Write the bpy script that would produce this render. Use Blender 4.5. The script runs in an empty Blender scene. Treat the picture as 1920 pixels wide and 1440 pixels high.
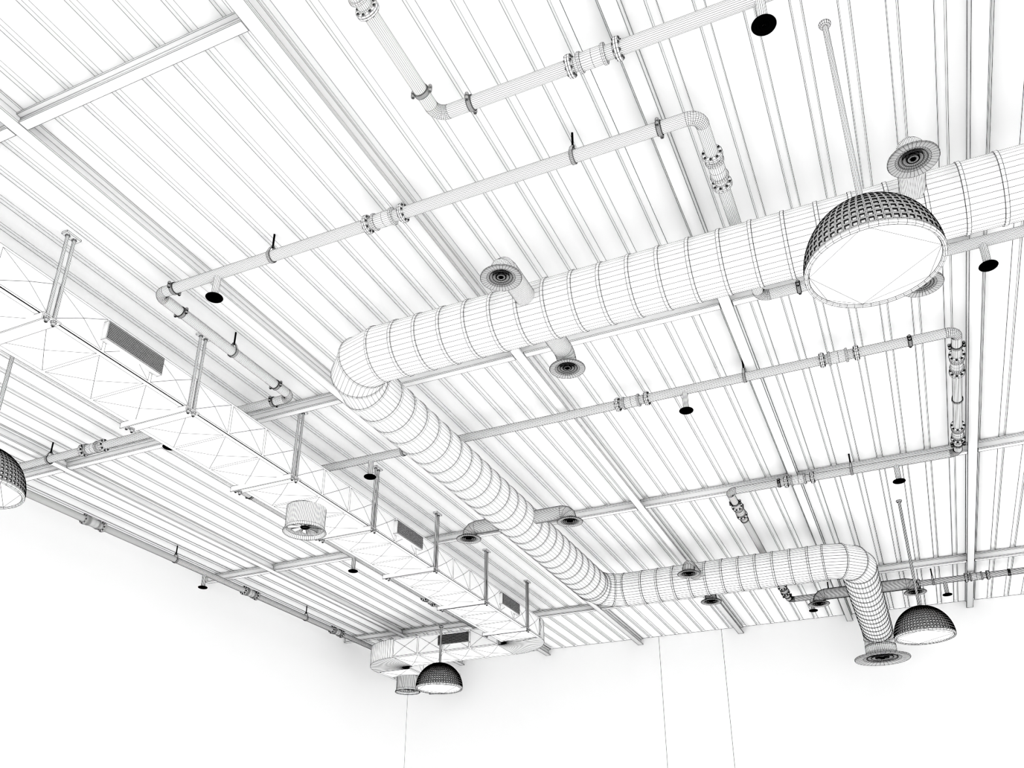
import bpy, math, random
import numpy as np
from mathutils import Matrix, Vector

# ------------------------------------------------------------------ units
# All layout numbers are in half-metres measured from the viewer's eye
# (x right along the cross beams, y into the hall along the deck ribs, z up).
S = 2.0
EYE = 1.6
PI = math.pi
DECK = 3.0            # underside of the steel deck
WALL_Y = 10.392
WALL_X = -6.196
C = bpy.context.scene.collection

# ------------------------------------------------------------------ materials
def mat(name, col, rough=1.0):
    m = bpy.data.materials.new(name); m.use_nodes = True
    nt = m.node_tree; nt.nodes.clear()
    out = nt.nodes.new('ShaderNodeOutputMaterial')
    d = nt.nodes.new('ShaderNodeBsdfDiffuse'); d.inputs['Roughness'].default_value = rough
    n = nt.nodes.new('ShaderNodeTexNoise'); n.inputs['Scale'].default_value = 4.0
    r = nt.nodes.new('ShaderNodeValToRGB')
    r.color_ramp.elements[0].color = (*[c * 0.999 for c in col], 1)
    r.color_ramp.elements[1].color = (*col, 1)
    nt.links.new(n.outputs['Fac'], r.inputs['Fac'])
    nt.links.new(r.outputs['Color'], d.inputs['Color'])
    nt.links.new(d.outputs['BSDF'], out.inputs['Surface'])
    return m
WHITE = mat('matte_white_paint', (0.999,) * 3)
INK = mat('black_edge_line', (0.0,) * 3)
GREY = mat('light_grey_steel', (0.60,) * 3)
MID = mat('mid_grey_steel', (0.30,) * 3)
BLACK = mat('black_steel', (0.002,) * 3)
MATS = [WHITE, INK, GREY, MID, BLACK]
iW, iK, iG, iM, iB = range(5)
LINE = 0.31 / 1710.0      # half width of an edge line per unit of viewing distance

# ------------------------------------------------------------------ mesh collector
class G:
    def __init__(s):
        s.v = []; s.f = []; s.m = []; s.skip = set(); s.extra = []
    def add(s, pts):
        b = len(s.v); s.v.extend([tuple(map(float, p)) for p in pts]); return b
    def face(s, idx, m=iW):
        s.f.append(tuple(idx)); s.m.append(m)
    def hide(s, a, b):
        s.skip.add((min(a, b), max(a, b)))
    def grid(s, rings, m=iW, closed=True):
        """rings: list of equal point lists; quads between successive rings. m may be a list per band."""
        n = len(rings[0]); bs = [s.add(r) for r in rings]
        for k in range(len(rings) - 1):
            mm = m[k] if isinstance(m, (list, tuple)) else m
            for i in range(n if closed else n - 1):
                j = (i + 1) % n
                s.face((bs[k] + i, bs[k] + j, bs[k + 1] + j, bs[k + 1] + i), mm)
        return bs
    def box(s, lo, hi, m=iW):
        x0, y0, z0 = lo; x1, y1, z1 = hi
        b = s.add([(x0, y0, z0), (x1, y0, z0), (x1, y1, z0), (x0, y1, z0), (x0, y0, z1), (x1, y0, z1), (x1, y1, z1), (x0, y1, z1)])
        for q in ((3, 2, 1, 0), (4, 5, 6, 7), (0, 1, 5, 4), (1, 2, 6, 5), (2, 3, 7, 6), (3, 0, 4, 7)):
            s.face([b + i for i in q], m)
        return b
    def build(s, name, parent=None, mult=1.0, lines=True):
        V = np.array(s.v, float)
        off = np.array(parent['_o']) if parent is not None else np.zeros(3)
        surf_faces = s.f
        E = set()
        if lines:
            for f in surf_faces:
                for i in range(len(f)):
                    a, b = f[i], f[(i + 1) % len(f)]
                    E.add((a, b) if a < b else (b, a))
            E -= s.skip
            E |= {(min(a, b), max(a, b)) for a, b in s.extra}
        E = np.array(sorted(E), int).reshape(-1, 2)
        nv = len(V)
        loops = [i for f in surf_faces for i in f]
        sizes = [len(f) for f in surf_faces]
        mi = list(s.m)
        allV = [V]; ties = []
        if len(E):
            A = V[E[:, 0]]; B = V[E[:, 1]]
            D = B - A; L = np.linalg.norm(D, axis=1)
            ok = L > 1e-7; A, B, D, L, E = A[ok], B[ok], D[ok], L[ok], E[ok]
            mid = (A + B) / 2
            dist = np.linalg.norm(mid, axis=1)
            ns = np.maximum(1, np.ceil(L / (0.35 * np.maximum(dist, 1)))).astype(int)
            U = D / L[:, None]
            ref = np.where(np.abs(U[:, 2:3]) < 0.9, np.array([[0, 0, 1.0]]), np.array([[1.0, 0, 0]]))
            P = np.cross(U, ref); P /= np.linalg.norm(P, axis=1)[:, None]
            Q = np.cross(U, P)
            base = nv; nl = []; nsz = 0; nf = 0
            for n in np.unique(ns):
                sel = np.nonzero(ns == n)[0]
                k = len(sel)
                t = np.linspace(0, 1, n + 1)
                ctr = A[sel][:, None, :] + D[sel][:, None, :] * t[None, :, None]       # k,n+1,3
                w = np.linalg.norm(ctr, axis=2) * LINE * mult                             # k,n+1
                p = P[sel][:, None, :] * w[:, :, None]; q = Q[sel][:, None, :] * w[:, :, None]
                ring = np.stack([ctr + p, ctr + q, ctr - p, ctr - q], axis=2)             # k,n+1,4,3
                allV.append(ring.reshape(-1, 3))
                idx = base + np.arange(k * (n + 1) * 4).reshape(k, n + 1, 4)
                a = idx[:, :-1, :]; b = idx[:, 1:, :]
                quads = np.stack([a, np.roll(a, -1, axis=2), np.roll(b, -1, axis=2), b], axis=3).reshape(-1, 4)
                nl.append(quads.reshape(-1)); nf += len(quads)
                ties.append(np.stack([idx[:, 0, 0], E[sel, 0]], axis=1))
                base += k * (n + 1) * 4
            loops = np.concatenate([np.array(loops, int)] + nl)
            sizes = np.concatenate([np.array(sizes, int), np.full(nf, 4)])
            mi = np.concatenate([np.array(mi, int), np.full(nf, iK)])
        V = np.concatenate(allV)
        W = V * S + np.array([0, 0, EYE]) - off
        me = bpy.data.meshes.new(name)
        me.vertices.add(len(W)); me.vertices.foreach_set('co', W.astype(np.float32).reshape(-1))
        loops = np.array(loops, np.int32); sizes = np.array(sizes, np.int32)
        me.loops.add(len(loops)); me.loops.foreach_set('vertex_index', loops)
        me.polygons.add(len(sizes))
        st = np.concatenate([[0], np.cumsum(sizes)[:-1]]).astype(np.int32)
        me.polygons.foreach_set('loop_start', st)
        me.polygons.foreach_set('loop_total', sizes)
        for m in MATS: me.materials.append(m)
        me.polygons.foreach_set('material_index', np.array(mi, np.int32))
        me.update(calc_edges=True)
        if ties:                                   # the edge lines belong to the surface they lie on
            T = np.concatenate(ties); e0 = len(me.edges)
            me.edges.add(len(T))
            ev = np.zeros(len(me.edges) * 2, np.int32); me.edges.foreach_get('vertices', ev)
            ev[e0 * 2:] = T.reshape(-1); me.edges.foreach_set('vertices', ev)
        me.validate()
        o = bpy.data.objects.new(name, me); C.objects.link(o)
        if parent is not None: o.parent = parent; o['_o'] = list(off)
        return o

def thing(name, label, cat, at, group=None):
    o = bpy.data.objects.new(name, None); C.objects.link(o)
    p = np.array(at, float) * S + np.array([0, 0, EYE])
    o.location = p; o.empty_display_size = 0.1
    o['label'] = label; o['category'] = cat; o['_o'] = [float(x) for x in p]
    if group: o['group'] = group
    return o
def tag(o, label=None, cat=None, group=None, kind=None):
    for k, v in (('label', label), ('category', cat), ('group', group), ('kind', kind)):
        if v: o[k] = v
    return o

# ------------------------------------------------------------------ shapes
def frame(d):
    d = np.array(d, float); d /= np.linalg.norm(d)
    up = np.array([0, 0, 1.0]) if abs(d[2]) < 0.9 else np.array([0, 1.0, 0])
    a = np.cross(up, d); a /= np.linalg.norm(a); b = np.cross(d, a)
    return d, a, b
def ring(c, d, r, n, ph=0.0, ab=None):
    d, a, b = frame(d) if ab is None else (None, *ab)
    return [np.array(c) + r * (math.cos(2 * PI * i / n + ph) * a + math.sin(2 * PI * i / n + ph) * b) for i in range(n)]
def lathe(g, c, d, prof, n, m=iW, ph=0.0):
    c = np.array(c, float); u = frame(d)[0]
    return g.grid([ring(c + u * t, d, r, n, ph) for t, r in prof], m)
def cap(g, c, d, r, n, m=iW, ph=0.0):
    b = g.add(ring(c, d, r, n, ph)); g.face([b + i for i in range(n)], m)
def tube(g, a, b, r, n, m=iW, ph=0.0):
    a = np.array(a, float); b = np.array(b, float)
    g.grid([ring(a, b - a, r, n, ph), ring(b, b - a, r, n, ph)], m)
def bend_rings(corner, din, dout, R, r, nseg, n):
    """rings of an elbow that turns from direction din to dout about a corner point"""
    din = np.array(din, float); dout = np.array(dout, float); corner = np.array(corner, float)
    cen = corner - din * R + dout * R
    nrm = np.cross(din, dout)
    out = []
    for k in range(nseg + 1):
        th = (PI / 2) * k / nseg
        p = cen - dout * R * math.cos(th) + din * R * math.sin(th)
        rad = -dout * math.cos(th) + din * math.sin(th)      # outward
        out.append([p + r * (math.cos(2 * PI * i / n) * rad + math.sin(2 * PI * i / n) * nrm) for i in range(n)])
    return out

# =================================================================== ROOM
# ribbed deck -------------------------------------------------------
g = G()
y0, y1 = 0.7, WALL_Y
xs = [(WALL_X, DECK)]
for k in range(-38, 9):
    xl = -0.0152 + 0.1592 * k
    xs += [(xl, DECK), (xl + 0.0047, DECK + 0.016), (xl + 0.0373, DECK + 0.016), (xl + 0.042, DECK)]
xs += [(1.50, DECK)]
b = g.add([(x, y0, z) for x, z in xs]); b2 = g.add([(x, y1, z) for x, z in xs])
for i in range(len(xs) - 1):
    g.face((b + i, b + i + 1, b2 + i + 1, b2 + i))
tag(g.build('ceiling'), 'white ribbed steel deck ceiling', kind='structure')

# walls -------------------------------------------------------------
g = G()
px = [WALL_X, -2.765, -2.015, 1.50]
zb = -EYE / S
b = g.add([(x, WALL_Y + 0.003, zb) for x in px] + [(x, WALL_Y + 0.003, DECK) for x in px])
for i in range(3): g.face((b + i, b + i + 1, b + 5 + i, b + 4 + i))
tag(g.build('wall_back'), 'plain white far wall with two tall panel joints', kind='structure')
g = G()
b = g.add([(WALL_X, y0, zb), (WALL_X, WALL_Y + 0.003, zb), (WALL_X, WALL_Y + 0.003, DECK), (WALL_X, y0, DECK)])
g.face((b, b + 1, b + 2, b + 3))
tag(g.build('wall_left'), 'plain white side wall', kind='structure')

# long I beams ------------------------------------------------------
BOT = 2.9207
BEAMS = [-5.394, -4.189, -2.990, -1.793, -0.598, 0.603]
BL = ['long I beam nearest the left wall, under the ribbed deck', 'second long I beam from the left wall, passing above the fan housings',
      'third long I beam from the left wall, between rectangular and round ducts', 'fourth long I beam from the left, crossing above the round duct run',
      'fifth long I beam from the left, behind the right half of the round duct', 'rightmost long I beam, nearly upright at the right edge of the view']
def ibeam(parent, axis, c, a0, a1, hw, a0w=None, a1w=None):
    """I section along axis ('y' or 'x'); c = centre of the other coordinate"""
    t, wt = 0.0085, 0.003
    def bx(lo_c, hi_c, z0, z1, s0, s1):
        g = G()
        if axis == 'y': g.box((lo_c, s0, z0), (hi_c, s1, z1))
        else: g.box((s0, lo_c, z0), (s1, hi_c, z1))
        return g
    bx(c - hw, c + hw, BOT, BOT + t, a0, a1).build('bottom_flange', parent)
    w0, w1 = (a0 if a0w is None else a0w), (a1 if a1w is None else a1w)
    bx(c - wt / 2, c + wt / 2, BOT + t, DECK - 0.0015 - t, w0, w1).build('web', parent)
    bx(c - hw, c + hw, DECK - 0.0015 - t, DECK - 0.0015, w0, w1).build('top_flange', parent)
for x, lab in zip(BEAMS, BL):
    t = thing('roof_beam', lab, 'beam', (x, 5.0, BOT), 'long roof beams')
    ibeam(t, 'y', x, y0, WALL_Y, 0.0305)
# cross beams -------------------------------------------------------
ROWS = [(1.697, 'nearest row'), (4.085, 'second row from the front'), (6.475, 'third row from the front'), (8.863, 'farthest row, close to the far wall')]
BAYS = [(-6.178, BEAMS[0])] + [(BEAMS[i], BEAMS[i + 1]) for i in range(5)] + [(BEAMS[5], 1.45)]
BN = ['at the left wall end', 'in the first bay from the left', 'in the second bay from the left', 'in the third bay from the left', 'in the fourth bay from the left', 'in the fifth bay from the left', 'right of the rightmost long beam']
seen = {0: (2, 3), 1: (0, 1, 2, 3, 4, 5), 2: (0, 1, 2, 3, 4, 5, 6), 3: (0, 1, 2, 3, 4, 5, 6)}
for r, (y, rn) in enumerate(ROWS):
    for k, (xa, xb) in enumerate(BAYS):
        if k not in seen[r]: continue
        e0 = xa if k == 0 else xa + 0.0305 + 0.0035
        e1 = xb if k == 6 else xb - 0.0305 - 0.0035
        w0 = xa if k == 0 else xa + 0.002
        w1 = xb if k == 6 else xb - 0.002
        t = thing('cross_beam', 'short I cross beam of the %s, %s' % (rn, BN[k]), 'beam', ((xa + xb) / 2, y, BOT), 'cross beams')
        hw = 0.022; tt, wt = 0.0085, 0.003
        q = G(); q.box((e0, y - hw, BOT), (e1, y + hw, BOT + tt)); q.build('bottom_flange', t)
        q = G(); q.box((w0, y - wt / 2, BOT + tt), (w1, y + wt / 2, DECK - 0.011 - tt)); q.build('web', t)
        q = G(); q.box((w0, y - hw, DECK - 0.011 - tt), (w1, y + hw, DECK - 0.011)); q.build('top_flange', t)

# =================================================================== SPRINKLER PIPES
PZ, PR, ER = 2.867, 0.0265, 0.052
def coupling(parent, c, axis):
    u = np.array(axis, float)
    g = G()
    n = 24
    lathe(g, c, u, [(-0.076, PR + .0005), (-0.060, PR + .0005), (-0.060, 0.0385), (-0.054, 0.0395), (-0.048, 0.0385), (-0.048, 0.033), (-0.004, 0.034), (0.034, 0.033),
                    (0.034, 0.0385), (0.040, 0.0395), (0.046, 0.0385), (0.046, PR + .0005), (0.076, PR + .0005)], n)
    body = g.build('coupling', parent)
    d, a, b = frame(u)
    for s in (-1, 1):
        f = G(); cc = np.array(c, float) + u * (s * 0.093)
        lathe(f, cc, u, [(-0.009, PR), (-0.009, 0.0425), (-0.0005, 0.0435), (0.0005, 0.0435), (0.009, 0.0425), (0.009, PR)], 16)
        fl = f.build('flange', body)
        for k in range(8):
            th = 2 * PI * k / 8 + 0.2
            bc = cc + 0.0355 * (math.cos(th) * a + math.sin(th) * b)
            q = G()
            lathe(q, bc, u, [(-0.0135, 0.0015), (-0.0135, 0.0042), (-0.009, 0.0048), (0.009, 0.0048), (0.0135, 0.0042), (0.0135, 0.0015)], 6, iM)
            bo = q.build('bolt', body)
    return body
def clamp(c, axis, label):
    u = np.array(axis, float); t = thing('pipe_clamp', label, 'clamp', c, 'two part pipe clamps')
    side = np.cross(u, [0, 0, 1.0])
    g = G(); lathe(g, c, u, [(-0.010, PR + .0005), (-0.010, PR + .0035), (-0.0085, PR + .0045), (0.0085, PR + .0045), (0.010, PR + .0035), (0.010, PR + .0005)], 40, iG)
    g.build('band', t)
    for s in (-1, 1):
        e = np.array(c, float) + side * s * (PR + 0.0105)
        g = G()
        lathe(g, e, (0, 0, 1), [(-0.0165, 0.002), (-0.0165, 0.006), (-0.010, 0.0075), (-0.004, 0.0075), (-0.004, 0.0035), (0.004, 0.0035), (0.004, 0.0075), (0.010, 0.0075), (0.0165, 0.006), (0.0165, 0.002)], 12, iW)
        lo = e - np.array([0.004, 0.004, 0.004]) ; hi = e + np.array([0.004, 0.004, 0.004])
        g.build('ear_bolt', t)
    return t
def hanger(c, axis, label):
    u = np.array(axis, float); side = np.cross(u, [0, 0, 1.0])
    t = thing('pipe_hanger', label, 'hanger', c, 'pear shaped pipe hangers')
    c = np.array(c, float)
    pts = []
    for k in range(17):                       # lower loop
        th = -PI - 0.35 + (PI + 0.7) * k / 16
        pts.append((math.cos(th) * (PR + .003), math.sin(th) * (PR + .003)))
    top = [(0.0165, 0.038), (0.008, 0.052), (0.004, 0.058), (-0.004, 0.058), (-0.008, 0.052), (-0.0165, 0.038)]
    pts += top
    g = G(); w = 0.0075; th = 0.0025
    ringsec = []
    for i, (s_, z_) in enumerate(pts):
        l = math.hypot(s_, z_); nx, nz = s_ / l, z_ / l
        base = c + side * s_ + np.array([0, 0, z_])
        nn = side * nx + np.array([0, 0, nz])
        ringsec.append([base - u * w, base + u * w, base + u * w + nn * th, base - u * w + nn * th])
    ringsec.append(ringsec[0])
    g.grid(ringsec, iG)
    g.build('strap', t)
    g = G(); lathe(g, c, (0, 0, 1), [(0.052, 0.0042), (DECK - c[2], 0.0042)], 8, iB)
    g.build('threaded_rod', t)
    return t
def pipe_path(parent, pts, breaks=()):
    """pts: corner points of an axis-aligned path"""
    P = [np.array((x, y, PZ)) for x, y in pts]
    for i in range(len(P) - 1):
        d = (P[i + 1] - P[i]); L = np.linalg.norm(d); d /= L
        a = P[i] + d * (ER if i > 0 else 0); b = P[i + 1] - d * (ER if i < len(P) - 2 else 0)
        g = G(); tube(g, a, b, PR, 24); g.build('pipe_run', parent)
        if i < len(P) - 2:
            d2 = P[i + 2] - P[i + 1]; d2 /= np.linalg.norm(d2)
            R = bend_rings(P[i + 1], d, d2, ER, PR + 0.0008, 11, 24)
            g = G(); g.grid(R); g.build('elbow', parent)
XA = -1.3615
tA = thing('sprinkler_pipe', 'white flanged pipe bending at the top of the view, nearest of the pipes', 'pipe', (XA, 2.301, PZ), 'sprinkler pipe lines')
pipe_path(tA, [(XA, 1.1), (XA, 2.301), (1.2, 2.301)])
coupling(tA, (XA, 1.697, PZ), (0, 1, 0)); coupling(tA, (-0.7055, 2.301, PZ), (1, 0, 0))
tB = thing('sprinkler_pipe', 'long white pipe stepping around from the left wall to right behind the round duct', 'pipe', (-1.8, 2.724, PZ), 'sprinkler pipe lines')
pipe_path(tB, [(-5.888, 9.4), (-5.888, 3.845), (-3.213, 3.845), (-3.213, 2.724), (-0.416, 2.724), (-0.416, 4.009), (1.3, 4.009)])
for c_, a_ in [((-1.860, 2.724), 'x'), ((-0.416, 3.042), 'y'), ((-4.850, 3.845), 'x'), ((-5.888, 4.815), 'y'), ((-5.888, 6.772), 'y'), ((-5.888, 8.270), 'y')]:
    coupling(tB, (*c_, PZ), (1, 0, 0) if a_ == 'x' else (0, 1, 0))
tC = thing('sprinkler_pipe', 'farther white pipe crossing above the round duct and doubling back to the right', 'pipe', (-0.1, 4.753, PZ), 'sprinkler pipe lines')
XH = -4.380
pipe_path(tC, [(XH, 9.6), (XH, 4.753), (0.5005, 4.753), (0.5005, 6.324), (-1.068, 6.324), (-1.068, 9.172), (1.3, 9.172)])
for c_, a_ in [((-1.328, 4.753), 'x'), ((-0.108, 4.753), 'x'), ((0.5005, 5.108), 'y'), ((0.5005, 6.010), 'y'), ((-0.557, 6.324), 'x'), ((-1.068, 6.717), 'y'),
               ((-1.068, 8.822), 'y'), ((0.647, 9.172), 'x'), ((0.047, 9.172), 'x'), ((XH, 7.680), 'y')]:
    coupling(tC, (*c_, PZ), (1, 0, 0) if a_ == 'x' else (0, 1, 0))
# clamps
for x, y, a_, lab in [(XA, 2.174, 'y', 'pipe clamp just before the elbow of the topmost pipe'),
        (-1.213, 2.301, 'x', 'pipe clamp just right of the topmost pipe elbow'),
        (-0.578, 2.724, 'x', 'pipe clamp left of the elbow above the right part of the round duct'),
        (-3.100, 2.724, 'x', 'pipe clamp right of the left elbow, beside the black sprinkler'),
        (-3.213, 2.895, 'y', 'pipe clamp just below the left elbow on the pipe running away'),
        (-3.213, 3.690, 'y', 'pipe clamp just above the elbow over the rectangular duct'),
        (-3.350, 3.845, 'x', 'pipe clamp just left of the elbow over the rectangular duct'),
        (-0.222, 4.009, 'x', 'pipe clamp under the round duct, left of the big near lamp'),
        (0.265, 4.753, 'x', 'pipe clamp left of the far right elbow'),
        (0.5005, 4.905, 'y', 'pipe clamp just below the far right elbow, above a flanged joint'),
        (0.5005, 6.190, 'y', 'pipe clamp just above the lower right elbow'),
        (-0.700, 6.324, 'x', 'dark pipe clamp beside the flanged joint of the upper distant pipe'),
        (-1.068, 6.545, 'y', 'pipe clamp above the flanged joint, just below the distant left elbow'),
        (-1.068, 9.035, 'y', 'pipe clamp at the elbow under the far round duct'),
        (0.917, 9.172, 'x', 'dark pipe clamp at the far right end of the last pipe'),
        (XH, 4.905, 'y', 'pipe clamp half hidden above the left edge of the rectangular duct')]:
    clamp((x, y, PZ), (1, 0, 0) if a_ == 'x' else (0, 1, 0), lab)
# hangers
for x, y, a_, lab in [(-2.496, 2.724, 'x', 'pipe hanger with black rod on the near long pipe, left one'),
        (-0.949, 2.724, 'x', 'pipe hanger with black rod on the near long pipe, right one'),
        (-3.213, 3.305, 'y', 'pipe hanger with black rod on the short pipe running beside the duct'),
        (-5.267, 3.845, 'x', 'pipe hanger with black rod beside the left lamp shade'),
        (-5.888, 5.739, 'y', 'pipe hanger on the left wall pipe, the nearer of two'),
        (-5.888, 7.687, 'y', 'pipe hanger on the left wall pipe, the farther of two'),
        (-0.641, 4.753, 'x', 'pipe hanger right of the middle sprinkler on the middle pipe'),
        (-2.960, 4.753, 'x', 'pipe hanger half hidden behind the round duct'),
        (-0.194, 6.324, 'x', 'pipe hanger on the upper distant pipe left of a sprinkler'),
        (0.5005, 5.545, 'y', 'pipe hanger between two flanged joints on the right pipe'),
        (-1.068, 6.905, 'y', 'pipe hanger below the flanged joint of the distant slanting pipe'),
        (-0.682, 9.172, 'x', 'pipe hanger on the last pipe, left of the drooping round duct'),
        (0.268, 9.172, 'x', 'pipe hanger on the last pipe, right of the small lamp rod')]:
    hanger((x, y, PZ), (1, 0, 0) if a_ == 'x' else (0, 1, 0), lab)
# sprinklers
def sprinkler(x, y, label):
    zd = 2.722
    t = thing('fire_sprinkler', label, 'sprinkler', (x, y, zd), 'black sprinkler heads')
    g = G(); tube(g, (x, y, PZ - 0.012), (x, y, zd + 0.002), 0.0168, 16); g.build('drop_pipe', t)
    g = G(); n = 48
    lathe(g, (x, y, zd), (0, 0, 1), [(0.006, 0.0165), (0.006, 0.040), (0.003, 0.0415), (0.0, 0.040), (0.001, 0.036), (0.005, 0.030), (0.005, 0.026), (0.0, 0.024)], n, iB)
    g.build('rim_plate', t)
    g = G(); lathe(g, (x, y, zd), (0, 0, 1), [(0.0, 0.024), (0.004, 0.018), (0.0, 0.015), (0.003, 0.010)], 32, iB); g.build('deflector', t)
    g = G(); lathe(g, (x, y, zd), (0, 0, 1), [(0.003, 0.010), (-0.001, 0.006), (-0.003, 0.0045), (-0.003, 0.0001)], 24, [iB, iG, iG], 0); g.build('nozzle', t)
for x, y, lab in [(-2.820, 2.724, 'black sprinkler head at the left end of the near long pipe'),
        (-0.1045, 2.301, 'black sprinkler head at the top edge on the nearest pipe'),
        (0.6147, 4.009, 'black sprinkler head right of the big near lamp'),
        (-4.155, 3.845, 'black sprinkler head half hidden by the rectangular duct edge'),
        (-3.215, 4.753, 'black sprinkler head beside a duct hanger, left of the round duct'),
        (-1.001, 4.753, 'black sprinkler head in the middle, under the middle pipe'),
        (0.1001, 6.324, 'black sprinkler head under the upper distant pipe, above the small lamp rod top'),
        (-0.853, 9.172, 'small black sprinkler head below the left diffuser of the far duct'),
        (0.3675, 9.172, 'small black sprinkler head right of the small lamp rod'),
        (-5.888, 6.123, 'black sprinkler head on the left wall pipe'),
        (XH, 6.318, 'black sprinkler head below the left edge of the rectangular duct, right of the fan')]:
    sprinkler(x, y, lab)

# =================================================================== ROUND DUCT
DZ, DR, DE = 2.65, 0.146, 0.242
XD, YD1, YD2, XE = -2.522, 3.385, 7.568, -0.3193
tD = thing('round_duct', 'large white round air duct with ring seams bending three times across the ceiling', 'duct', (XD, 5.5, DZ))
def duct_run(a, b, seams, n=36):
    a = np.array(a, float); b = np.array(b, float); d = b - a; L = np.linalg.norm(d); u = d / L
    prof = [(0, DR)]
    for s in seams:
        if s - 0.009 <= prof[-1][0] or s + 0.009 >= L: continue
        prof += [(s - 0.008, DR), (s - 0.0075, DR + 0.004), (s + 0.0075, DR + 0.004), (s + 0.008, DR)]
    prof += [(L, DR)]
    g = G(); lathe(g, a, u, prof, n); return g.build('duct_run', tD)
def duct_elbow(corner, din, dout, R=DE, r=DR, n=36, seg=3, parent=None, name='elbow'):
    g = G(); rr = bend_rings(corner, din, dout, R, r, seg, n)
    out = []
    for k, q in enumerate(rr):
        c_ = sum(q) / n
        big = [c_ + (p - c_) * (1 + 0.004 / r) for p in q]
        if k == 0: dd = np.array(din, float)
        elif k == seg: dd = np.array(dout, float)
        else:
            th = PI / 2 * k / seg; dd = np.array(din, float) * math.cos(th) + np.array(dout, float) * math.sin(th)
        out += [[p - dd * 0.006 for p in q], [p - dd * 0.0055 for p in big], [p + dd * 0.0055 for p in big], [p + dd * 0.006 for p in q]]
    g.grid(out); return g.build(name, parent or tD)
X_, Y_, Z_ = np.eye(3)
xr = 1.35
s1 = [0.1385 * k for k in range(1, 30)]
duct_run((XD + DE, YD1, DZ), (xr, YD1, DZ), s1)
duct_elbow((XD, YD1, DZ), -X_, Y_)
duct_run((XD, YD1 + DE, DZ), (XD, YD2 - DE, DZ), [0.1459 * k for k in range(1, 30)])
duct_elbow((XD, YD2, DZ), Y_, X_)
duct_run((XD + DE, YD2, DZ), (XE - DE, YD2, DZ), [0.167 + 0.1432 * k for k in range(0, 12)])
duct_elbow((XE, YD2, DZ), X_, Y_)
YEND = 9.955; RE = 0.150
duct_run((XE, YD2 + DE, DZ), (XE, YEND - RE, DZ), [0.1435 * k for k in range(1, 20)])
duct_elbow((XE, YEND, DZ), Y_, -Z_, R=RE, seg=3)

def plate(parent, x, y, z, R, n, sub=1):
    """round ceiling diffuser face with nested cones, opening downwards"""
    q = R / 0.093
    g = G(); lathe(g, (x, y, z), (0, 0, 1), [(0.010 * q, 0.050 * q), (0.006 * q, 0.092 * q), (0.003 * q, R), (0.0, 0.0915 * q), (0.004 * q, 0.064 * q)], n, iG); g.build('outer_flange', parent)
    g = G(); lathe(g, (x, y, z), (0, 0, 1), [(0.004 * q, 0.064 * q), (0.026 * q, 0.050 * q), (0.030 * q, 0.049 * q)], n, iG)
    lathe(g, (x, y, z), (0, 0, 1), [(0.029 * q, 0.0485 * q), (0.029 * q, 0.002)], n, iM); g.build('throat', parent)
    for k, (ro, ri) in enumerate([(0.0525, 0.040), (0.038, 0.026)]):
        g = G(); lathe(g, (x, y, z), (0, 0, 1), [((0.022) * q, ri * q * 0.98), (0.0065 * q, ro * q * 0.98), (0.0045 * q, ro * q), (0.0065 * q, ro * q * 0.94), (0.020 * q, ri * q * 0.92)], n, [iM, iB, iM, iG]); g.build('cone_ring', parent)
    g = G(); lathe(g, (x, y, z), (0, 0, 1), [(0.020 * q, 0.0135 * q), (0.008 * q, 0.0235 * q), (0.006 * q, 0.0235 * q), (0.006 * q, 0.020 * q), (0.007 * q, 0.010 * q), (0.004 * q, 0.009 * q), (0.004 * q, 0.0002)], n, [iM, iG, iB, iG, iB, iB]); g.build('centre_cone', parent)

def diffuser(base, d, label):
    """base: point on the duct axis, d: unit direction the branch leaves in"""
    base = np.array(base, float); d = np.array(d, float)
    zp = 2.5626; off = 0.4087; r = 0.050; R = 0.062
    c = base + d * off; c[2] = zp
    t = thing('air_diffuser', label, 'air diffuser', c, 'round diffusers on the round duct')
    g = G(); tube(g, base + d * (DR * 0.92), base + d * (off - R), r, 56); g.build('branch_duct', t)
    corner = base + d * off
    g = G(); g.grid(bend_rings(corner, d, -Z_, R, r, 3, 56)); g.build('elbow', t)
    g = G(); tube(g, corner - Z_ * R, (c[0], c[1], zp + 0.008), r, 56); g.build('neck', t)
    plate(t, c[0], c[1], zp, 0.093, 36)
for base, d, lab in [((-1.3955, YD1, DZ), -Y_, 'round diffuser in front of the near duct run, left one'),
        ((-1.3955, YD1, DZ), Y_, 'round diffuser below and behind the near duct run, left one'),
        ((0.3085, YD1, DZ), -Y_, 'round diffuser above the big near lamp, in front of the duct'),
        ((0.3085, YD1, DZ), Y_, 'round diffuser partly hidden behind the big near lamp rim'),
        ((XD, 5.705, DZ), -X_, 'round diffuser left of the slanting duct run'),
        ((XD, 5.705, DZ), X_, 'round diffuser right of the slanting duct run'),
        ((-1.612, YD2, DZ), -Y_, 'small round diffuser in front of the far duct run'),
        ((-1.612, YD2, DZ), Y_, 'small round diffuser below the far duct run'),
        ((XE, 8.447, DZ), -X_, 'small round diffuser left of the last duct run'),
        ((XE, 8.447, DZ), X_, 'small round diffuser right of the last duct run, behind the lamp rod')]:
    diffuser(base, d, lab)
t = thing('end_diffuser', 'widest round diffuser, closing the drooping end of the round duct', 'air diffuser', (XE, YEND, 2.36))
g = G(); lathe(g, (XE, YEND, 2.36), (0, 0, 1), [(0.014, 0.150), (0.125, 0.150), (0.140, 0.150)], 48); g.build('collar', t)
plate(t, XE, YEND, 2.36, 0.272, 36)

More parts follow.
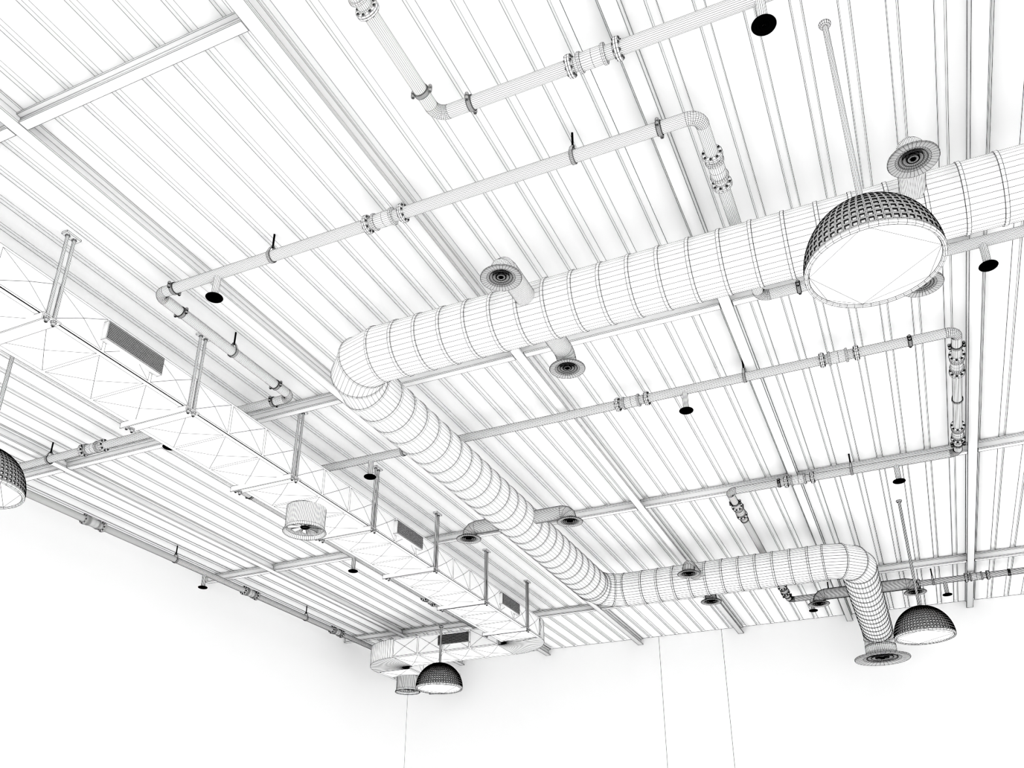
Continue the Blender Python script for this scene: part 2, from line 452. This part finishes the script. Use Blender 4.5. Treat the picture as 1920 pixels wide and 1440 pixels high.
# =================================================================== RECTANGULAR DUCT
ZB, ZT = 2.515, 2.7206
XR, XL = -3.413, -3.843
C1 = (-3.92, 8.255); C2 = (-5.182, 8.845); RI, RO = 0.08, 0.51
tR = thing('rectangular_duct', 'long white rectangular duct with creased panels turning left at its far end', 'duct', (-3.63, 5.0, ZB))
BUMP = 0.017
def panel(g, P, nrm, iu, iv):
    """P: 4 corners (u along, v across); an inset creased field pushed out along nrm"""
    P = [np.array(p, float) for p in P]; nrm = np.array(nrm, float)
    u = (P[1] - P[0]); v = (P[3] - P[0]); lu = np.linalg.norm(u); lv = np.linalg.norm(v); u /= lu; v /= lv
    I = [P[0] + u * iu + v * iv, P[1] - u * iu + v * iv, P[2] - u * iu - v * iv, P[3] + u * iu - v * iv]
    cen = sum(I) / 4 + nrm * BUMP
    b = g.add(P); i = g.add(I); c = g.add([cen])
    for k in range(4):
        j = (k + 1) % 4
        g.face((b + k, b + j, i + j, i + k)); g.face((i + k, i + j, c))
        g.hide(b + k, i + k)
    # joints between two panels are drawn by the inset lines only
    g.hide(b + 1, b + 2); g.hide(b + 3, b + 0)
def straight(name, axis, lo, hi, seams, a0, a1, outs):
    """rectangular run. axis 'y': lo/hi = x range; 'x': lo/hi = y range"""
    g = G()
    cuts = [a0] + [s for s in seams if a0 + 0.02 < s < a1 - 0.02] + [a1]
    for p, q in zip(cuts[:-1], cuts[1:]):
        iu = 0.009
        if axis == 'y':
            panel(g, [(hi, p, ZB), (hi, q, ZB), (hi, q, ZT), (hi, p, ZT)], (1, 0, 0), iu, 0.012)
            panel(g, [(lo, p, ZB), (lo, q, ZB), (lo, q, ZT), (lo, p, ZT)], (-1, 0, 0), iu, 0.012)
            panel(g, [(hi, p, ZB), (hi, q, ZB), (lo, q, ZB), (lo, p, ZB)], (0, 0, -1), iu, 0.028)
            panel(g, [(hi, p, ZT), (hi, q, ZT), (lo, q, ZT), (lo, p, ZT)], (0, 0, 1), iu, 0.028)
        else:
            panel(g, [(p, lo, ZB), (q, lo, ZB), (q, lo, ZT), (p, lo, ZT)], (0, -1, 0), iu, 0.012)
            panel(g, [(p, hi, ZB), (q, hi, ZB), (q, hi, ZT), (p, hi, ZT)], (0, 1, 0), iu, 0.012)
            panel(g, [(p, lo, ZB), (q, lo, ZB), (q, hi, ZB), (p, hi, ZB)], (0, 0, -1), iu, 0.028)
            panel(g, [(p, lo, ZT), (q, lo, ZT), (q, hi, ZT), (p, hi, ZT)], (0, 0, 1), iu, 0.028)
    return g.build(name, tR)
run1 = straight('duct_run', 'y', XL, XR, [2.6397 + 0.3108 * k for k in range(-7, 19)], 0.5, C1[1], None)
run2 = straight('duct_run', 'x', C1[1] + RI, C1[1] + RO, [C2[0] + 0.3108 * k for k in range(1, 5)], C2[0], C1[0], None)
run3 = straight('duct_run', 'y', C2[0] - RO, C2[0] - RI, [C2[1] + 0.3108 * k for k in range(1, 5)], C2[1], 10.10, None)
def fan_bend(c, a0, a1):
    g = G(); n = 24
    A = [a0 + (a1 - a0) * k / n for k in range(n + 1)]
    pt = lambda r, a, z: (c[0] + r * math.cos(a), c[1] + r * math.sin(a), z)
    g.grid([[pt(RI, a, ZB) for a in A], [pt(RO, a, ZB) for a in A], [pt(RO, a, ZT) for a in A], [pt(RI, a, ZT) for a in A], [pt(RI, a, ZB) for a in A]], iW, closed=False)
    return g.build('duct_bend', tR)
fan_bend(C1, 0, PI / 2); fan_bend(C2, -PI / 2, -PI)
# thick corner seams of the long run and of the bends
g = G()
g.box((XR - 0.0015, 0.5, ZB - 0.002), (XR + 0.002, C1[1], ZB + 0.0015), iB); g.build('corner_seam', tR, lines=False)['label'] = 'black corner seam line'
g = G(); g.box((C2[0] - RO - 0.004, 10.085, ZB - 0.006), (C2[0] - RI + 0.004, 10.10, ZB), iW); g.build('end_flange', tR)
# grilles on the duct
def grille(axis, a0, a1, face, outn):
    zg0, zg1 = 2.5765, 2.680
    pr = 0.038
    g = G()
    if axis == 'y': g.box((face, a0, zg0), (face + pr, a1, zg1))
    else: g.box((a0, face - pr, zg0), (a1, face, zg1))
    fr = g.build('vent_grille', tR)
    n = 11; h = (zg1 - zg0 - 0.006) / n
    gb = G()
    for k in range(n):
        z0 = zg0 + 0.003 + h * k
        if axis == 'y':
            x = face + pr + 0.0004
            b = gb.add([(x, a0 + 0.004, z0 + h * .15), (x, a1 - 0.004, z0 + h * .15), (x + 0.004, a1 - 0.004, z0 + h * .55), (x + 0.004, a0 + 0.004, z0 + h * .55), (x, a0 + 0.004, z0 + h * .95), (x, a1 - 0.004, z0 + h * .95)])
        else:
            y = face - pr - 0.0004
            b = gb.add([(a0 + 0.004, y, z0 + h * .15), (a1 - 0.004, y, z0 + h * .15), (a1 - 0.004, y - 0.004, z0 + h * .55), (a0 + 0.004, y - 0.004, z0 + h * .55), (a0 + 0.004, y, z0 + h * .95), (a1 - 0.004, y, z0 + h * .95)])
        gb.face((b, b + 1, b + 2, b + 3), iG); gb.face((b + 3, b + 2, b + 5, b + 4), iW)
    gb.build('louvres', fr)
    return fr
grille('y', 2.613, 2.988, XR, 1); grille('y', 5.402, 5.782, XR, 1); grille('y', 7.278, 7.660, XR, 1)
grille('x', -4.603, -4.240, C1[1] + RI, -1)
# duct hangers
HN = ['nearest duct hanger, two rods and an angle bar, at the left edge', 'second duct hanger from the left, below the short pipe', 'third duct hanger, left of the round duct elbow',
      'fourth duct hanger, beside a black sprinkler head', 'fifth duct hanger, right of the middle vent grille', 'sixth duct hanger, left of the last side vent grille', 'farthest duct hanger, at the bend of the rectangular duct']
for k in range(7):
    yc = 2.325 + 0.932 * k
    t = thing('duct_hanger', HN[k], 'hanger', (-3.628, yc, 2.477), 'hangers of the rectangular duct')
    g = G()
    x0, x1 = -3.866, -3.390; ya, yb = yc - 0.053, yc + 0.049      # angle bar
    sec = [(ya, ZB - 0.0385), (ya + 0.006, ZB - 0.0385), (ya + 0.006, ZB - 0.007), (yb, ZB - 0.007), (yb, ZB - 0.0005), (ya, ZB - 0.0005)]
    g.grid([[(x0, y, z) for y, z in sec], [(x1, y, z) for y, z in sec]])
    b = g.add([(x0, y, z) for y, z in sec]); g.face((b, b + 1, b + 2, b + 5)); g.face((b + 2, b + 3, b + 4, b + 5)); g.hide(b + 2, b + 5)
    b = g.add([(x1, y, z) for y, z in sec]); g.face((b, b + 1, b + 2, b + 5)); g.face((b + 2, b + 3, b + 4, b + 5)); g.hide(b + 2, b + 5)
    g.build('angle_bar', t)
    for xr_ in (-3.4045, -3.8515):
        g = G(); g.box((xr_ - 0.019, yc - 0.040, DECK - 0.0105), (xr_ + 0.019, yc + 0.043, DECK - 0.0005)); g.build('ceiling_plate', t)
        for dy in (-0.0195, 0.0195):
            p = np.array([xr_, yc + dy, 0.0])
            g = G(); lathe(g, p, (0, 0, 1), [(ZB - 0.001, 0.0072), (DECK - 0.010, 0.0072)], 8); g.build('rod', t)
            g = G(); lathe(g, p, (0, 0, 1), [(DECK - 0.0165, 0.0075), (DECK - 0.0165, 0.0115), (DECK - 0.0105, 0.0115)], 6, iG); g.build('top_nut', t)
            g = G(); lathe(g, p, (0, 0, 1), [(ZB - 0.0075, 0.0135), (ZB - 0.0150, 0.0135), (ZB - 0.0150, 0.0090), (ZB - 0.0300, 0.0075), (ZB - 0.0335, 0.0055), (ZB - 0.0335, 0.0002)], 8, [iW, iW, iW, iG, iG]); g.build('bottom_nut', t)

# fans under the duct ------------------------------------------------
def duct_fan(x, y, label):
    t = thing('duct_fan', label, 'fan', (x, y, 2.336), 'round fans under the rectangular duct')
    n = 90
    g = G(); lathe(g, (x, y, 0), (0, 0, 1), [(ZB - BUMP * 0.2, 0.1325), (2.366, 0.1315)], n); g.build('housing', t)
    g = G(); lathe(g, (x, y, 0), (0, 0, 1), [(2.366, 0.1315), (2.341, 0.1445), (2.336, 0.1457), (2.337, 0.1400), (2.362, 0.1265)], 60); g.build('flared_rim', t)
    g = G(); lathe(g, (x, y, 0), (0, 0, 1), [(2.362, 0.1265), (2.500, 0.1265), (2.500, 0.001)], n); g.build('inner_sleeve', t)
    g = G(); lathe(g, (x, y, 0), (0, 0, 1), [(2.395, 0.030), (2.372, 0.030), (2.366, 0.024), (2.366, 0.012), (2.362, 0.010), (2.362, 0.0005)], 32, [iM, iB, iM, iB, iG]); g.build('hub', t)
    for k in range(9):
        a = 2 * PI * k / 9 + 0.12; ca, sa = math.cos(a), math.sin(a)
        def P(r, w, z): return (x + r * ca - w * sa, y + r * sa + w * ca, z)
        g = G()
        b = g.add([P(0.028, -0.005, 2.374), P(0.028, 0.006, 2.380), P(0.118, 0.020, 2.384), P(0.118, -0.014, 2.372),
                   P(0.028, -0.005, 2.377), P(0.028, 0.006, 2.383), P(0.118, 0.020, 2.387), P(0.118, -0.014, 2.375)])
        for q in ((0, 1, 2, 3), (4, 5, 6, 7), (0, 1, 5, 4), (1, 2, 6, 5), (2, 3, 7, 6), (3, 0, 4, 7)): g.face([b + i for i in q])
        g.build('blade', t)
duct_fan(-3.628, 4.631, 'nearer round fan housing hanging under the rectangular duct')
duct_fan(-5.477, 9.187, 'farther round fan housing behind the small lamp near the corner')

# =================================================================== LAMPS
def lamp(x, y, label, rod_top=DECK):
    zr = 1.885; R, H = 0.216, 0.232
    t = thing('pendant_lamp', label, 'pendant lamp', (x, y, zr), 'dome pendant lamps')
    zt = zr + H
    g = G(); lathe(g, (x, y, 0), (0, 0, 1), [(zt - 0.002, 0.0095), (rod_top - 0.008, 0.0095)], 12); g.build('rod', t)
    g = G(); lathe(g, (x, y, 0), (0, 0, 1), [(rod_top - 0.016, 0.0096), (rod_top - 0.013, 0.018), (rod_top - 0.005, 0.0215), (rod_top - 0.0005, 0.0215)], 16); g.build('ceiling_cup', t)
    g = G(); NC = 56
    tv = [0.02 + (1.50 - 0.02) * k / 15 for k in range(16)]
    def sp(i, tt, off=0.0):
        a = 2 * PI * i / NC
        r = (R - off) * math.cos(tt); z = zr + (H - off) * math.sin(tt)
        return np.array((x + r * math.cos(a), y + r * math.sin(a), z))
    for j in range(15):
        t0, t1 = tv[j], tv[j + 1]
        for i in range(NC):
            o = [sp(i, t0), sp(i + 1, t0), sp(i + 1, t1), sp(i, t1)]
            e = 0.17
            I = [sp(i + e, t0 + (t1 - t0) * e), sp(i + 1 - e, t0 + (t1 - t0) * e), sp(i + 1 - e, t1 - (t1 - t0) * e), sp(i + e, t1 - (t1 - t0) * e)]
            e2 = e + 0.04
            def lvl(ee, off): return [sp(i + ee, t0 + (t1 - t0) * ee, off), sp(i + 1 - ee, t0 + (t1 - t0) * ee, off), sp(i + 1 - ee, t1 - (t1 - t0) * ee, off), sp(i + ee, t1 - (t1 - t0) * ee, off)]
            b = g.add(o); c_ = g.add(lvl(e, 0)); l1 = g.add(lvl(e + .03, 0.0025)); l2 = g.add(lvl(e + .05, 0.005))
            for k in range(4):
                m_ = (k + 1) % 4
                g.face((b + k, b + m_, c_ + m_, c_ + k), iG); g.hide(b + k, c_ + k)
                g.face((c_ + k, c_ + m_, l1 + m_, l1 + k), iB); g.hide(c_ + k, l1 + k)
                g.face((l1 + k, l1 + m_, l2 + m_, l2 + k), iM); g.hide(l1 + k, l2 + k)
            g.hide(b + 1, b + 2); g.hide(b + 2, b + 3)
            g.face((l2, l2 + 1, l2 + 2, l2 + 3), iW)
    b = g.add([sp(i, 1.50) for i in range(NC)]); c_ = g.add([(x, y, zr + H)])
    for i in range(NC): g.face((b + i, b + (i + 1) % NC, c_), iG); g.hide(b + i, c_)
    g.build('shade', t)
    g = G(); lathe(g, (x, y, zr), (0, 0, 1), [(0.006, R - 0.002), (0.000, R), (-0.009, R - 0.002), (-0.012, R - 0.008), (-0.009, R - 0.0125), (-0.004, R - 0.014)], 48); g.build('rim', t)
    # flat light panel inside the rim, drawn with its few facet lines
    g = G(); n = 48; rd = R - 0.015; zd = zr - 0.004
    b = g.add([(x + rd * math.cos(2 * PI * i / n), y + rd * math.sin(2 * PI * i / n), zd) for i in range(n)])
    ix = lambda deg: int(round((deg % 360) / 360 * n)) % n
    A, B_, C_, D_, E_, F_, Gx, Hx = ix(-171), ix(-101), ix(-93), ix(-9), ix(104), ix(143), ix(35), ix(-150)
    g.face([b + i for i in range(n)])
    for p, q in ((A, B_), (C_, D_), (D_, E_), (A, E_), (A, F_), (F_, E_), (D_, Gx), (Gx, E_), (B_, D_)):
        if (p, q) != (B_, D_): g.extra.append((b + p, b + q))
    g.build('light_panel', t)
lamp(0.0913, 2.6212, 'big near pendant lamp with perforated dome shade on the right')
lamp(0.086, 7.347, 'small pendant lamp with perforated dome shade at the far right')
lamp(-4.065, 7.380, 'small pendant lamp with perforated dome shade below the rectangular duct end', rod_top=2.475)
lamp(-4.065, 2.621, 'pendant lamp cut off by the left edge of the view', rod_top=DECK)

for o in bpy.data.objects:
    if '_o' in o: del o['_o']

# =================================================================== LIGHT AND CAMERA
w = bpy.data.worlds.new('daylight'); bpy.context.scene.world = w; w.use_nodes = True
bg = w.node_tree.nodes['Background']; bg.inputs[0].default_value = (1, 1, 1, 1); bg.inputs[1].default_value = 1.0
sc = bpy.context.scene
cam = bpy.data.cameras.new('camera'); co = bpy.data.objects.new('camera', cam); C.objects.link(co); sc.camera = co
cam.sensor_width = 36; cam.sensor_fit = 'HORIZONTAL'; cam.lens = 1710.37 / 1920 * 36
cam.shift_y = (927.58 - 720) / 1920
cam.clip_start = 0.05; cam.clip_end = 200
yaw, pitch = -0.4236, 0.4295
f = Vector((math.sin(yaw) * math.cos(pitch), math.cos(yaw) * math.cos(pitch), math.sin(pitch)))
r = Vector((math.cos(yaw), -math.sin(yaw), 0)); u = r.cross(f)
co.matrix_world = Matrix(((r.x, u.x, -f.x, 0), (r.y, u.y, -f.y, 0), (r.z, u.z, -f.z, EYE), (0, 0, 0, 1)))
sc.view_settings.view_transform = 'Standard'; sc.view_settings.look = 'None'
sc.view_settings.gamma = 1; sc.view_settings.use_curve_mapping = False
sc.view_settings.exposure = 0.34
cy = sc.cycles
cy.use_denoising = True; cy.denoiser = 'OPENIMAGEDENOISE'; cy.denoising_input_passes = 'RGB_ALBEDO_NORMAL'; cy.denoising_prefilter = 'ACCURATE'
cy.use_adaptive_sampling = False
cy.pixel_filter_type = 'BLACKMAN_HARRIS'; cy.filter_width = 1.1
cy.max_bounces = 32; cy.diffuse_bounces = 32
